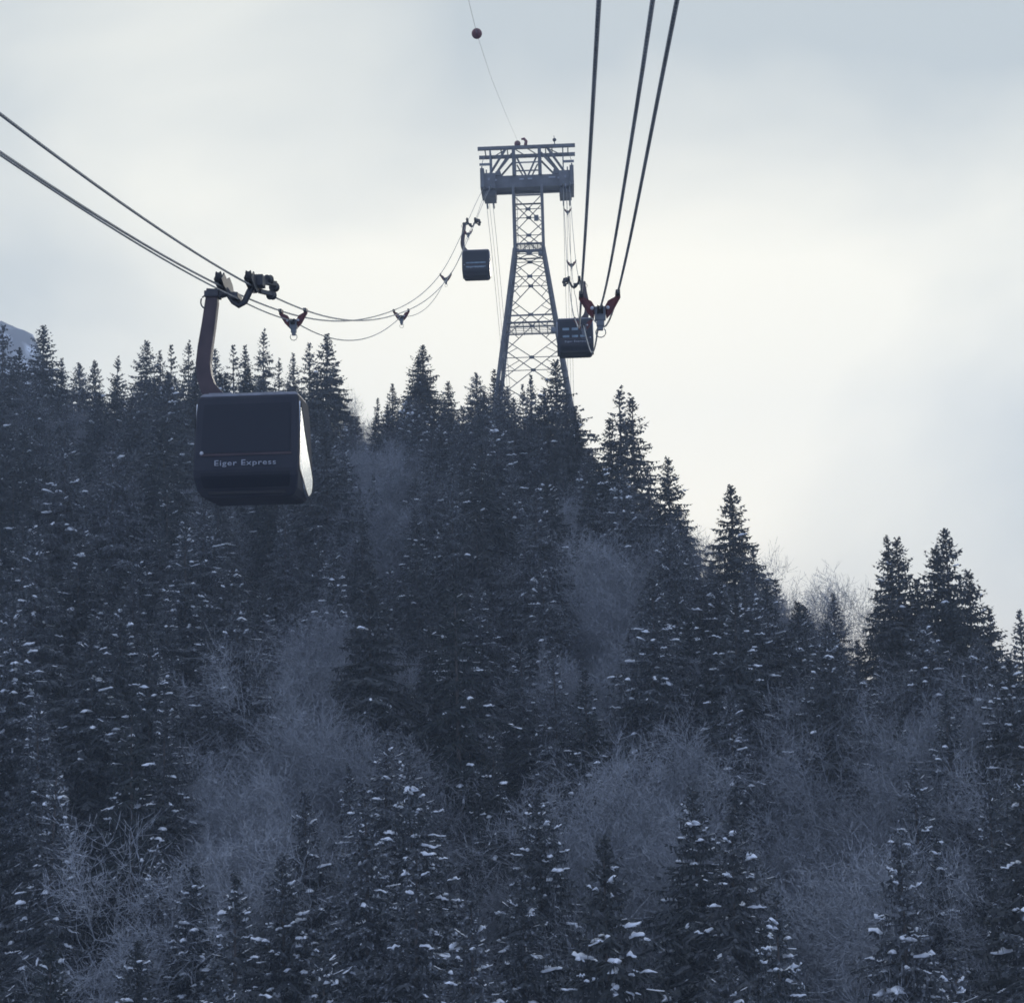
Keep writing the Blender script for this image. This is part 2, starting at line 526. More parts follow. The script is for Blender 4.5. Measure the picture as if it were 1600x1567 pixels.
# ------------------------------------------------------------------ gondolas
def make_gondola(s, shift, band):
    """s = +1: hanger arm on the -x side (left lane); s = -1 mirrored. Origin between the track ropes."""
    root = empty("cable_car")
    h = GAUGE / 2
    # carriage ------------------------------------------------------
    car = MB()
    # left bogie plate pair (outer), right bogie
    for x in (-h, h):
        for dxp in (-0.09, 0.09):
            P = [(x * s + dxp, -0.75, 0.04), (x * s + dxp, -0.42, 0.30), (x * s + dxp, -0.10, 0.20), (x * s + dxp, 0.25, 0.34), (x * s + dxp, 0.62, 0.22),
                 (x * s + dxp, 0.78, 0.02), (x * s + dxp, 0.5, -0.06), (x * s + dxp, 0.0, -0.16), (x * s + dxp, -0.5, -0.06)]
            car.prism(P, (1, 0, 0), 0.035)
    # U yoke under the ropes
    yk = [(-h * s, 0, 0.02), (-h * 0.78 * s, 0, -0.12), (-h * 0.35 * s, 0, -0.40), (0.0, 0, -0.50), (h * 0.4 * s, 0, -0.42), (h * 0.72 * s, 0, -0.14), (h * s, 0, 0.02)]
    car.tube(yk, [0.09, 0.09, 0.085, 0.085, 0.085, 0.09, 0.09], 10)
    car.box((-h * s * 0.2, 0.0, -0.28), (0.22, 0.6, 0.14))
    # cross beam to the hanger
    car.prism([(-h * s, 0, 0.10), (-0.62 * s, 0, -0.06), (-0.84 * s, 0, -0.04), (-0.88 * s, 0, -0.24), (-0.5 * s, 0, -0.26), (-h * 0.6 * s, 0, -0.20)], (0, 1, 0), 0.30)
    car.box((h * s + 0.15 * s, 0.1, 0.16), (0.24, 0.4, 0.30))
    car.bar((h * s + 0.2 * s, 0.3, 0.2), (h * s + 0.42 * s, 0.9, 0.3), 0.13)
    car.bar((h * s + 0.1 * s, 0.3, -0.05), (h * s + 0.36 * s, 0.8, -0.02), 0.11)
    cm = car.build("carriage", M_darkst, root, 0.012)
    for x in (-h, h):
        for yy in (-0.62, -0.22, 0.22, 0.62):
            w = MB(); w.disc((x * s, yy, 0.125), (1, 0, 0), 0.15, 0.13); w.build("wheel", M_rubber, cm)
    for (x, yy, z) in ((h + 0.30, 0.55, 0.33), (h + 0.38, 0.95, 0.22), (h + 0.32, 0.85, -0.03)):
        w = MB(); w.disc((x * s, yy, z), (0.5, 1, 0.2), 0.13, 0.16); w.build("guide_roller", M_darkst, cm)
    # hanger --------------------------------------------------------
    hp = [(-0.70, -0.16, .30), (-0.72, -0.40, .34), (-0.80, -0.95, .36), (-0.90, -1.50, .38), (-0.95, -1.90, .39), (-0.92, -2.20, .40), (-0.82, -2.48, .42), (-0.62, -2.72, .46), (-0.42, -2.88, .50)]
    ha = MB()
    rings = []
    for i, (x, z, w) in enumerate(hp):
        a = hp[max(i - 1, 0)]; b = hp[min(i + 1, len(hp) - 1)]
        d = Vector((b[0] - a[0], 0, b[1] - a[1])).normalized()
        n = Vector((-d.z, 0, d.x))
        c = Vector((x, 0, z))
        ww = w / 2
        r_ = [c + n * ww + Vector((0, -0.15, 0)), c + n * ww + Vector((0, 0.15, 0)), c - n * ww + Vector((0, 0.15, 0)), c - n * ww + Vector((0, -0.15, 0))]
        rings.append([Vector((p.x * s, p.y, p.z)) for p in r_])
    ha.loft(rings)
    arm = ha.build("hanger_arm", M_arm, root, 0.05)
    hd = MB()
    hd.box((-0.70 * s, 0, -0.20), (0.38, 0.44, 0.16))
    P = [(-0.86 * s + 0.13 * s * cos(a), -0.16, -0.42 + 0.17 * sin(a)) for a in np.linspace(pi * 0.5, 1.5 * pi, 10)]
    hd.tube(P, 0.022, 6)
    hd.build("hanger_joint", M_darkst, arm, 0.02)
    # cabin ---------------------------------------------------------
    cx = shift * s
    def ring(z, hw, hl, r=0.07):
        pts = []
        for sx, sy, a0 in ((1, -1, -pi / 2), (1, 1, 0), (-1, 1, pi / 2), (-1, -1, pi)):
            for k in range(5):
                a = a0 + k * pi / 8
                pts.append((cx + sx * (hw - r) + r * cos(a), sy * (hl - r) + r * sin(a), z))
        return pts
    prof = [(-2.80, 1.30, 0.72), (-2.86, 1.33, 0.78), (-3.2, 1.345, 0.88), (-4.3, 1.36, 1.12), (-4.75, 1.36, 1.17), (-5.0, 1.36, 1.14), (-5.40, 1.31, 0.98), (-5.60, 1.20, 0.88), (-5.66, 1.12, 0.82)]
    b = MB(); b.loft([ring(*p) for p in prof])
    body = b.build("cabin_body", M_cabin, root)
    rf = MB(); rf.loft([ring(-2.72, 1.22, 0.64), ring(-2.76, 1.28, 0.70), ring(-2.798, 1.29, 0.71)])
    rf.box((-0.45 * s, 0, -2.68), (0.62, 0.5, 0.10)); rf.box((cx + 0.55 * s, 0.1, -2.68), (0.5, 0.7, 0.08))
    rf.build("roof", M_roof, root, 0.01)
    def hl_at(z):
        zs = [p[0] for p in prof][::-1]; ls = [p[2] for p in prof][::-1]
        return float(np.interp(z, zs, ls))
    def hw_at(z):
        zs = [p[0] for p in prof][::-1]; ls = [p[1] for p in prof][::-1]
        return float(np.interp(z, zs, ls))
    # end windows: upper and lower pane, each end
    for e in (-1, 1):
        for (z0, z1) in ((-3.02, -4.28), (-4.86, -5.36)):
            w = MB()
            zs = np.linspace(z0, z1, 6)
            rings = []
            for z in zs:
                y = e * (hl_at(z) + 0.012); wd = hw_at(z) - 0.20
                rings.append([(cx - wd, y, z), (cx + wd, y, z), (cx + wd, y - e * 0.03, z), (cx - wd, y - e * 0.03, z)])
            w.loft(rings)
            w.build("end_window", M_glass, root)
        tr = MB(); tr.box((cx, e * (hl_at(-4.32) + 0.01), -4.33), (2 * hw_at(-4.3) - 0.34, 0.03, 0.05)); tr.build("trim", M_arm, root)
        sk = MB(); sk.box((cx, e * (hl_at(-5.5) + 0.0), -5.50), (2.0, 0.10, 0.09)); sk.build("bumper", M_rubber, root, 0.01)
    # bright side window facing each side, pointed at top and bottom
    lens = [(-0.72, -2.98), (-0.50, -3.22), (-0.12, -3.66), (0.30, -4.05), (0.72, -4.38), (1.05, -4.72), (1.04, -5.02), (0.84, -5.30), (0.34, -5.52),
            (-0.10, -5.30), (-0.52, -5.02), (-0.98, -4.76), (-0.99, -4.40), (-0.88, -3.85), (-0.78, -3.30)]
    for sx in (-1, 1):
        w = MB()
        Pn = [(cx + sx * 1.376, y, z) for y, z in lens]
        Pn2 = [(cx + sx * 1.30, y, z) for y, z in lens]
        vs = [w.bm.verts.new(p) for p in Pn]; v2 = [w.bm.verts.new(p) for p in Pn2]
        cz = w.bm.verts.new((cx + sx * 1.381, 0.0, -4.55))
        n = len(vs)
        for i in range(n):
            j = (i + 1) % n
            pass
            w.bm.faces.new((vs[i], v2[i], v2[j], vs[j]))
        w.bm.verts.remove(cz); w.bm.faces.new(vs)
        w.build("side_window", M_mirror, root)
        r_ = MB()
        r_.tube([(cx + sx * 1.376, y, z) for y, z in lens + lens[:1]], 0.012, 6, False)
        r_.build("window_frame", M_rubber, root)
    # belt lettering on the near and far end
    for e in (-1, 1):
        cu = bpy.data.curves.new("lettering", 'FONT')
        cu.body = "Eiger Express"; cu.extrude = 0.006; cu.size = 0.225
        cu.align_x = 'CENTER'; cu.align_y = 'CENTER'; cu.space_character = 1.12
        to = bpy.data.objects.new("tmp_text", cu); COL.objects.link(to)
        dg = bpy.context.evaluated_depsgraph_get()
        me = bpy.data.meshes.new_from_object(to.evaluated_get(dg))
        bpy.data.objects.remove(to); bpy.data.curves.remove(cu)
        z = -4.56
        yy = hl_at(z)
        m = Matrix.Translation((cx, e * (yy + 0.045), z)) @ Matrix.Rotation(0 if e < 0 else pi, 4, 'Z') @ Matrix.Rotation(radians(84), 4, 'X')
        me.transform(Matrix.Diagonal((1.17, 1.0, 1.0, 1.0))); me.transform(m); me.materials.clear()
        link("lettering", me, root, M_letter)
        l = MB(); l.sphere((cx - 1.14 * s * (1 if e < 0 else -1), e * (hl_at(-4.4) + 0.0), -4.28), 0.05, 12, 8); l.build("lamp", M_lamp, root)
    if band:  # far cabins: sky light through the windows, painted as pale panels
        for (z, hh) in ((-4.10, 0.12), (-4.50, 0.10)) if band == 1 else ((-3.62, 0.22), (-4.16, 0.16)):
            segs = [(-0.98, 0.98)] if band == 1 else [(-0.95, -0.45), (-0.25, 0.22), (0.38, 0.85)]
            for a0, a1 in segs:
                w = MB(); w.box((cx + (a0 + a1) / 2, -(hl_at(z) + 0.03), z), (a1 - a0, 0.03, hh), Matrix.Rotation(0.25, 3, 'X'))
                w.build("painted_sky_band", M_band, root)
    for o in bpy.data.objects:      # lengthen the hanger, settle the cabin
        if o.type == 'MESH' and (o.parent == root or (o.parent and o.parent.parent == root)):
            for v in o.data.vertices:
                if v.co.z < -0.55:
                    v.co.z = float(np.interp(v.co.z, [-6.0, -5.66, -4.56, -2.8, -0.55], [-6.13, -5.82, -4.97, -3.12, -0.55]))
    return root
gon = [(1, 0.40, 0, xL, zL, 40.3, "nearest dark gondola cabin with white lettering, hanging left in front of the forest"),
       (1, 0.40, 1, xL, zL, 149.0, "small distant gondola cabin with pale sky-painted window bands against the sky left of the tower"),
       (-1, 0.05, 2, xR, zR, 115.0, "dark gondola cabin overlapping the tower's right leg")]
for s, sh, band, xf, zf, y, lab in gon:
    o = make_gondola(s, sh, band)
    o.location = (xf(y), y, zf(y)); o.rotation_euler = (0, 0, -0.036)
    tag(o, lab, "gondola", "gondolas on the cableway")

# ------------------------------------------------------------------ lattice tower
TX, TY = 3.0, 187.0
tw = empty("cableway_tower", (TX, TY, float(gz(TX, TY))), -0.036)
tag(tw, "grey steel lattice cableway tower with wide crossarm rising behind the ridge spruces", "tower")
Z0 = float(gz(TX, TY))
def hw(z): return 1.78 if z >= 54.4 else 1.78 + (54.4 - z) * 0.140
def TP(x, y, z): return (x, y, z - Z0)
for sx in (-1, 1):
    for sy in (-1, 1):
        b = MB()
        zb = Z0 - 1.5
        b.bar(TP(sx * hw(zb), sy * hw(zb), zb), TP(sx * hw(54.4), sy * hw(54.4), 54.4), 0.35)
        b.bar(TP(sx * hw(55), sy * hw(55), 54.3), TP(sx * hw(60), sy * hw(60), 62.4), 0.34)
        for z in (47.9, 42.6, 37.0, 31.0, 25.0):
            b.box(TP(sx * hw(z), sy * hw(z), z), (0.44, 0.44, 0.5))
        b.build("leg", M_steel, tw)
levels = [62.0, 61.1, 57.5, 54.4, 52.6, 47.9, 42.6, 37.0, 31.0, 24.5, 17.5]
def face_pt(f, u, z):
    h = hw(z)
    return TP(*{0: (u * h, -h, z), 1: (h, u * h, z), 2: (u * h, h, z), 3: (-h, u * h, z)}[f])
for f in range(4):
    b = MB()
    nrm = {0: (0, 1, 0), 1: (1, 0, 0), 2: (0, 1, 0), 3: (1, 0, 0)}[f]
    for i, (z1, z0) in enumerate(zip(levels[1:], levels[2:])):
        zc = (z0 * hw(z1) + z1 * hw(z0)) / (hw(z1) + hw(z0))
        w = 0.115
        b.bar(face_pt(f, -1, z1), face_pt(f, 1, z0), w, 0.10)
        b.bar(face_pt(f, 1, z1), face_pt(f, -1, z0), w, 0.09)
        b.bar(face_pt(f, -1, zc), face_pt(f, 1, zc), 0.10, 0.08)
        c = Vector(face_pt(f, 0, zc))
        d = (0.62, 0.05, 0.40) if f in (0, 2) else (0.05, 0.62, 0.40)
        b.box(c, d)
        if z1 < 53:     # secondary bracing in the wide panels
            for s in (-1, 1):
                q1 = (Vector(face_pt(f, s, z1)) + c) / 2; q0 = (Vector(face_pt(f, s, z0)) + c) / 2
                b.bar(q1, face_pt(f, s, zc + (z1 - zc) * 0.06), 0.09, 0.07)
                b.bar(q0, face_pt(f, s, zc - (zc - z0) * 0.06), 0.09, 0.07)
    b.build("lattice_bracing", M_steel, tw)
    b = MB()
    for z, w in ((54.9, 0.24), (54.0, 0.14), (61.1, 0.2), (45.5, 0.12), (44.6, 0.20)):
        b.bar(face_pt(f, -1, z), face_pt(f, 1, z), w, 0.16)
    b.build("ring_beam", M_steel, tw)
for z, lab in ((54.75, 0), (44.45, 1)):
    b = MB(); h = hw(z) - 0.2
    for k in range(7):
        xx = -h + k * 2 * h / 6
        b.box(TP(xx, 0, z), (0.10, 2 * h, 0.06))
        b.box(TP(0, xx, z + 0.07), (2 * h, 0.08, 0.05))
    b.build("platform", M_galv, tw)
# ladder on the left front leg
b = MB()
for s in (-0.2, 0.2):
    b.tube([TP(-hw(z) * 0.86 + s, -hw(z) + 0.25, z) for z in (17, 30, 42, 55, 61)], 0.03, 6)
for z in np.arange(18, 61, 0.6):
    b.bar(TP(-hw(z) * 0.86 - 0.2, -hw(z) + 0.25, z), TP(-hw(z) * 0.86 + 0.2, -hw(z) + 0.25, z), 0.03)
b.build("ladder", M_galv, tw)
b = MB()
b.box(TP(hw(53.6) - 0.5, -hw(53.6) + 0.3, 53.6), (0.55, 0.4, 0.5)); b.build("control_box", M_galv, tw, 0.03)
b = MB(); b.box(TP(1.0, -1.5, 58.2), (0.55, 0.3, 0.7)); b.build("control_box", M_galv, tw, 0.03)
b = MB(); b.box(TP(hw(43.4) - 0.6, -hw(43.4) + 0.3, 43.6), (0.6, 0.4, 0.6))
b.build("control_box", M_galv, tw, 0.03)
# crossbeam
b = MB()
for sy in (-1.15, 1.15):
    b.box(TP(0, sy, 63.05), (9.4, 0.5, 1.55))
    for x in np.arange(-4.2, 4.3, 1.05):
        b.box(TP(x, sy - 0.27 if sy < 0 else sy + 0.27, 63.05), (0.07, 0.05, 1.5))
b.box(TP(0, 0, 62.5), (9.0, 1.8, 0.12))
b.build("crossbeam", M_steel, tw, 0.03)
for x in (-0.7, 0.35, 3.1):
    b = MB(); b.box(TP(x, -1.47, 63.3 + 0.03 * x), (0.55 if x < 3 else 0.85, 0.06, 0.16))
    b.build("sign_plate", M_letter, tw)
for s in (-1, 1):
    hd = MB()
    x0 = s * 4.85
    hd.box(TP(x0, 0, 62.95), (1.75, 4.6, 2.0))
    hd.box(TP(x0 + s * 0.72, 0, 63.25), (0.5, 5.2, 2.5))
    hd.box(TP(x0 - s * 0.1, 0, 61.75), (1.5, 3.4, 0.9))
    hd.prism([TP(x0 - s * 0.8, -1.2, 63.9), TP(x0 - s * 1.7, -1.2, 63.8), TP(x0 - s * 1.5, -1.2, 64.5), TP(x0 - s * 0.9, -1.2, 64.4)], (0, 1, 0), 0.5)
    hd.box(TP(x0 + s * 0.75, -2.2, 64.6), (0.16, 0.16, 0.5)); hd.box(TP(x0 + s * 0.2, -2.2, 64.15), (0.16, 0.16, 0.5))
    head = hd.build("rope_head", M_steel, tw, 0.03)
    # curved saddle shoes carrying the two track ropes
    for o2 in (-GAUGE / 2, GAUGE / 2):
        sd = MB()
        xx = s * 4.87 + o2
        P = [TP(xx, y, 61.95 - 0.020 * y * y + 0.1) for y in np.linspace(-4.6, 4.6, 13)]
        sd.tube(P, 0.10, 8); sd.build("saddle", M_galv, head)
    for (zx, zz, ww, hh) in ((0.25, 63.15, 0.24, 0.30), (0.25, 61.9, 0.13, 0.62), (-0.62, 63.0, 0.2, 0.22)):
        p = MB(); p.box(TP(x0 - s * 0.1 + (zx - 0.25) * s, -2.33, zz), (ww, 0.07, hh)); p.build("hatch", M_roof, head)
# gantry over the crossbeam
for sy in (-1.6, 1.6):
    b = MB(); b.box(TP(0, sy, 67.35), (12.2, 0.34, 0.42)); b.build("gantry_rail", M_steel, tw, 0.02)
for sx in (-1, 1):
    for sy in (-1, 1):
        b = MB()
        b.bar(TP(sx * 1.62, sy * 1.5, 63.8), TP(sx * 1.62, sy * 1.6, 67.3), 0.42)
        b.build("gantry_column", M_steel, tw)
        b = MB()
        b.bar(TP(sx * 1.8, sy * 1.6, 66.6), TP(sx * 4.1, sy * 1.3, 63.9), 0.22)
        b.bar(TP(sx * 2.6, sy * 1.6, 67.2), TP(sx * 4.6, sy * 1.3, 64.2), 0.24)
        b.bar(TP(sx * 1.3, sy * 1.6, 66.2), TP(sx * 0.15, sy * 1.4, 63.8), 0.18)
        b.build("gantry_strut", M_steel, tw)
        b = MB(); b.bar(TP(sx * 4.55, sy * 1.5, 63.8), TP(sx * 4.55, sy * 1.6, 67.2), 0.14 if sx > 0 else 0.2); b.build("gantry_post", M_galv, tw)
b = MB()
b.bar(TP(-1.6, -1.55, 65.4), TP(1.6, -1.55, 65.4), 0.14)
b.bar(TP(-1.6, 1.55, 65.4), TP(1.6, 1.55, 65.4), 0.14)
for x in (-5.2, -4.55, -3.2, -2.4, -1.62, 1.62, 2.4, 3.2, 4.55, 5.2):
    b.bar(TP(x, -1.6, 67.3), TP(x, 1.6, 67.3), 0.14)
for x0_, x1_ in ((-1.6, 0), (0, 1.6), (2.4, 4.5), (-2.4, -4.5)):
    b.bar(TP(x0_, -1.6, 67.25), TP(x1_, 1.6, 67.25), 0.12, 0.08)
for s in (-1, 1):
    b.bar(TP(s * 4.6, -1.9, 65.2), TP(s * 5.9, -1.9, 65.2), 0.12, 0.3)
    b.bar(TP(s * 5.6, -1.9, 65.2), TP(s * 5.3, -1.7, 66.4), 0.05)
b.build("gantry_bracing", M_galv, tw)
b = MB()
b.tube([TP(-0.1, -1.6, 67.5), TP(0.0, -1.6, 68.1), TP(-0.25, -1.6, 68.45), TP(-0.6, -1.6, 68.4)], [0.22, 0.2, 0.17, 0.12], 10)
b.build("cable_anchor", M_ball, tw)
b = MB()
b.bar(TP(3.55, -1.6, 67.5), TP(3.55, -1.6, 68.1), 0.12); b.sphere(TP(3.55, -1.6, 68.15), 0.24, 12, 8); b.bar(TP(3.55, -1.6, 68.1), TP(3.5, -1.6, 68.7), 0.07)
b.build("beacon", M_darkst, tw)
b = MB(); b.box(TP(0, 0, 1.0 - 1.2 + Z0), (2 * hw(Z0) + 3, 2 * hw(Z0) + 3, 1.6)); b.build("foundation", M_roof, tw)

# signal cable with marker balls
cabP = [pt(811, 226, 185.3), pt(790, 178, 150), pt(766, 118, 118), pt(745, 53, 95), pt(732, 0, 84)]
q = cabP[-1]
cabP += [Vector((q.x - 1.0, 60, 33.2)), Vector((q.x - 2.0, 20, 25.0)), Vector((q.x - 3.5, -30, 18.5))]
b = MB(); b.tube(cabP, 0.014, 6)
tag(b.build("signal_cable", M_rope), "hair thin signal cable climbing from the tower top past the marker ball", "cable")
for px, py, y, r_, lab in ((745, 53, 95, 0.34, "dark red marker ball on the thin cable high in the open sky"),
                           (808.5, 225, 185.6, 0.40, "dark red marker ball sitting at the tower's top beam")):
    b = MB(); c = pt(px, py, y)
    b.sphere((0, 0, 0), r_, 28, 18)
    o = b.build("marker_ball", M_ball); o.location = c
    w = MB(); w.tube([(0, -r_ * 1.012 * cos(a), r_ * 1.012 * sin(a)) for a in np.linspace(0, 2 * pi, 33)], r_ * 0.03, 6, False)
    w.build("seam", M_darkst, o)
    tag(o, lab, "marker ball", "marker balls on the signal cable")

# ------------------------------------------------------------------ trees
def quads(A, B, W):
    """flat strips from A to B with half width vectors W -> verts, faces"""
    A, B, W = map(np.asarray, (A, B, W))
    n = len(A)
    V = np.stack([A - W, A + W, B + W * 0.35, B - W * 0.35], 1).reshape(-1, 3)
    F = np.arange(4 * n).reshape(n, 4)
    return V, F

def spruce_mesh(seed, H=24.0, rmax=3.5, k=0.40, whorl=0.40, gap=0.0, z_low=1.5, lean=0.0, forked=False, tip=1.0):
    rg = np.random.default_rng(seed)
    A, B, W = [], [], []
    snow = []          # (centre line start, end, width, order)
    tops = [(0.0, 0.0, H, 1.0)]
    if forked: tops.append((0.75 * rg.choice([-1, 1]), 0.35, H - 0.5 - rg.random() * 0.8, 0.8))
    # lopsidedness of the crown
    ph = rg.random(4) * 2 * pi
    for (ox, oy, HT, sc) in tops:
        z = HT - 0.25
        zl = z_low if sc == 1.0 else HT * 0.72
        while z > zl:
            s = HT - z
            # irregular silhouette in tiers
            base = min(k * s ** 0.93 * tip ** (1 if s < 6 else 0), rmax * (1 + 0.10 * np.sin(z * 0.9 + ph[2])))
            if s > 0.72 * H: base *= 1 - 0.35 * (s / H - 0.72) / 0.28
            nb = int(rg.integers(5, 8)) if s > 1.2 else 4
            a0 = rg.random() * 2 * pi
            for b_ in range(nb):
                if rg.random() < gap: continue
                az = a0 + 2 * pi * b_ / nb + rg.normal(0, 0.25)
                Lb = base * (0.72 + 0.45 * rg.random()) * sc * (1 + 0.14 * np.sin(az * 2 + ph[0]) + 0.10 * np.sin(az * 3 + z * 0.4 + ph[1]))
                if rg.random() < 0.05: Lb *= 1.28
                Lb = max(Lb, 0.16)
                e0 = np.interp(s, [0, 1.5, 5, 12, 24], [0.9, 0.55, 0.15, -0.10, -0.30]) + rg.normal(0, 0.10)
                droop = np.interp(s, [0, 3, 10, 24], [0.0, 0.25, 0.55, 0.7])
                d = np.array([cos(az), sin(az), 0.0]); sd = np.array([-sin(az), cos(az), 0.0])
                f = s / HT
                zz = z + rg.normal(0, 0.08)
                def spine(t):
                    t = np.asarray(t)[..., None]
                    up = Lb * (np.tan(e0) * t - droop * t ** 1.6 * 0.55 + 0.22 * droop * t ** 4)
                    off = np.array([ox * (HT - zz < 8), oy, 0.0])
                    return off + d * Lb * t + np.array([0, 0, 1.0]) * up + np.array([0, 0, zz])
                ns = max(3, int(Lb / 0.24))
                ts = np.linspace(0.10, 1.0, ns) + rg.normal(0, 0.02, ns)
                P = spine(ts)
                P2 = spine(ts + 0.9 / ns)
                # the branch itself
                A.append(P); B.append(P2)
                W.append(np.tile(sd * 0.05, (ns, 1)) + rg.normal(0, 0.012, (ns, 3)))
                for side in (-1, 1):
                    l = (0.16 + 0.42 * Lb * np.maximum(1 - ts, 0.0) ** 0.8 * np.minimum(1, ts * 3.5)) * (0.6 + 0.7 * rg.random(ns))
                    an = radians(52) + rg.normal(0, 0.22, ns)
                    dr = rg.random(ns) * 0.45 + 0.25 * droop
                    D = (d[None] * np.cos(an)[:, None] + side * sd[None] * np.sin(an)[:, None])
                    D[:, 2] -= dr
                    E = P + D * l[:, None]
                    A.append(P); B.append(E)
                    wv = np.cross(D, np.array([0, 0, 1.0])); wv /= np.linalg.norm(wv, axis=1)[:, None] + 1e-6
                    wv = wv * 0.075; wv[:, 2] += rg.normal(0, 0.055, ns)
                    W.append(wv)
                    # sub sprays hanging from the side twigs
                    m = l > 0.45
                    if m.any():
                        Pm = P[m] + D[m] * l[m][:, None] * (0.35 + 0.5 * rg.random((m.sum(), 1)))
                        hl = 0.14 + 0.26 * rg.random(m.sum())
                        Dm = rg.normal(0, 0.25, (m.sum(), 3)); Dm[:, 2] = -1
                        A.append(Pm); B.append(Pm + Dm * hl[:, None])
                        an2 = rg.random(m.sum()) * pi
                        W.append(np.stack([np.cos(an2) * 0.08, np.sin(an2) * 0.08, 0 * an2], 1))
                # hanging comb under the branch
                nh = ns
                th = rg.random(nh)
                Ph = spine(th)
                hl = (0.10 + 0.34 * rg.random(nh)) * np.interp(s, [0, 2, 8], [0.3, 0.7, 1.0])
                Dh = rg.normal(0, 0.22, (nh, 3)); Dh[:, 2] = -1.0
                A.append(Ph); B.append(Ph + Dh * hl[:, None])
                an2 = az + rg.normal(0, 0.5, nh)
                W.append(np.stack([np.cos(an2) * 0.09, np.sin(an2) * 0.09, 0 * an2], 1))
                if Lb > 0.5:
                    t0 = 0.30 + 0.42 * rg.random(); t1 = min(1.02, t0 + (0.35 + 0.95 * rg.random() ** 1.5) / Lb)
                    sn = spine(np.linspace(t0, t1, 7)) + np.array([0, 0, 0.04])
                    off = sd * rg.normal(0, 0.12 * Lb * 0.5)
                    snow.append((rg.random(), s, sn + off, sd, 0.09 + 0.18 * rg.random() ** 1.8))
            z -= whorl * (0.75 + 0.5 * rg.random()) * np.interp(s, [0, 3], [0.62, 1.0])
    A = np.concatenate(A); B = np.concatenate(B); W = np.concatenate(W)
    V, F = quads(A, B, W)
    return (V, F), snow

def snow_mesh(snow, frac, seed, dust):
    rg = np.random.default_rng(seed)
    V, F = [], []
    n0 = 0
    # patchy: some tiers carry more
    ph = rg.random() * 6.28
    for (u, s, P, sd, w) in snow:
        pr = frac * (0.55 + 0.9 * (0.5 + 0.5 * sin(s * 0.8 + ph))) * np.interp(s, [0, 2.5, 7], [0.15, 0.6, 1.0])
        if u < pr:
            ring = []
            n = len(P)
            wob = rg.normal(0, 0.35, n); brk = rg.integers(1, n - 1) if rg.random() < 0.5 else -1
            for i, p in enumerate(P):
                k = [0.25, 0.8, 1.0, 0.85, 1.0, 0.7, 0.2][i] * (0.55 + 0.9 * rg.random())
                if i == brk: k *= 0.2
                c = p + rg.normal(0, 0.03, 3) + sd * w * wob[i]
                hgt = w * 0.6 * k
                l_, r_ = 0.6 + 0.8 * rg.random(), 0.6 + 0.8 * rg.random()
                ring += [c - sd * w * k * l_ + [0, 0, -0.02], c - sd * w * 0.5 * k + [0, 0, hgt * 0.8], c + [0, 0, hgt], c + sd * w * 0.55 * k + [0, 0, hgt * 0.7], c + sd * w * k * r_ + [0, 0, -0.02], c + [0, 0, -0.04]]
            V += ring
            for i in range(n - 1):
                for j in range(6):
                    F.append((n0 + i * 6 + j, n0 + i * 6 + (j + 1) % 6, n0 + (i + 1) * 6 + (j + 1) % 6, n0 + (i + 1) * 6 + j))
            n0 += 6 * n
        elif u < pr + dust:    # thin dusting only, drawn out along the bough
            w2 = min(w * 0.45, 0.07); i0 = int(rg.integers(0, 3)); i1 = int(rg.integers(4, 7))
            for i in range(i0, i1):
                k0, k1 = 0.4 + 0.9 * rg.random(), 0.4 + 0.9 * rg.random()
                V += [P[i] - sd * w2 * k0, P[i] + sd * w2 * k0 + [0, 0, 0.02], P[i + 1] + sd * w2 * k1 + [0, 0, 0.02], P[i + 1] - sd * w2 * k1] if i < 6 else []
                F.append((n0, n0 + 1, n0 + 2, n0 + 3)); n0 += 4
    if not F: V = [(0, 0, 5), (0.02, 0, 5), (0.02, 0.02, 5), (0, 0.02, 5)]; F = [(0, 1, 2, 3)]
    return np.array(V), np.array(F)

def trunk_mesh(H, r, name, top=0.985):
    b = MB(); rg = random.Random(int(H * 10))
    P = []; R = []
    for i in range(9):
        t_ = i / 8
        P.append((0.05 * sin(t_ * 5) * t_, 0.05 * cos(t_ * 4) * t_, -1.5 + t_ * (H * top + 1.5)))
        R.append(r * (1 - t_) ** 0.8 + 0.018)
    b.tube(P, R, 7)
    bmesh.ops.recalc_face_normals(b.bm, faces=b.bm.faces)
    me = bpy.data.meshes.new(name); b.bm.to_mesh(me); b.bm.free(); me.materials.append(M_bark)
    return me

HS = 24.0
SPR = []
specs = [dict(seed=1, rmax=3.4, k=0.42), dict(seed=2, rmax=3.0, k=0.36, gap=0.10), dict(seed=3, rmax=3.8, k=0.46),
         dict(seed=4, rmax=2.6, k=0.33, gap=0.05), dict(seed=5, rmax=3.4, k=0.42, forked=True), dict(seed=6, rmax=3.1, k=0.36, gap=0.30, whorl=0.55),
         dict(seed=7, rmax=3.6, k=0.52, whorl=0.36), dict(seed=8, rmax=3.2, k=0.36, gap=0.15, whorl=0.45), dict(seed=9, rmax=2.3, k=0.27, gap=0.35, whorl=0.6)]
TRUNK = trunk_mesh(HS, 0.24, "trunk")
for sp in specs:
    (V, F), snow = spruce_mesh(H=HS, **sp)
    cm = np_mesh("crown", V, F, M_needle)
    lv = []
    for fr, du in ((0.06, 0.20), (0.26, 0.36), (0.60, 0.34)):
        v, f = snow_mesh(snow, fr, sp['seed'] * 7 + int(fr * 100), du)
        lv.append(np_mesh("snow", v, f, M_snow))
    SPR.append((cm, lv))

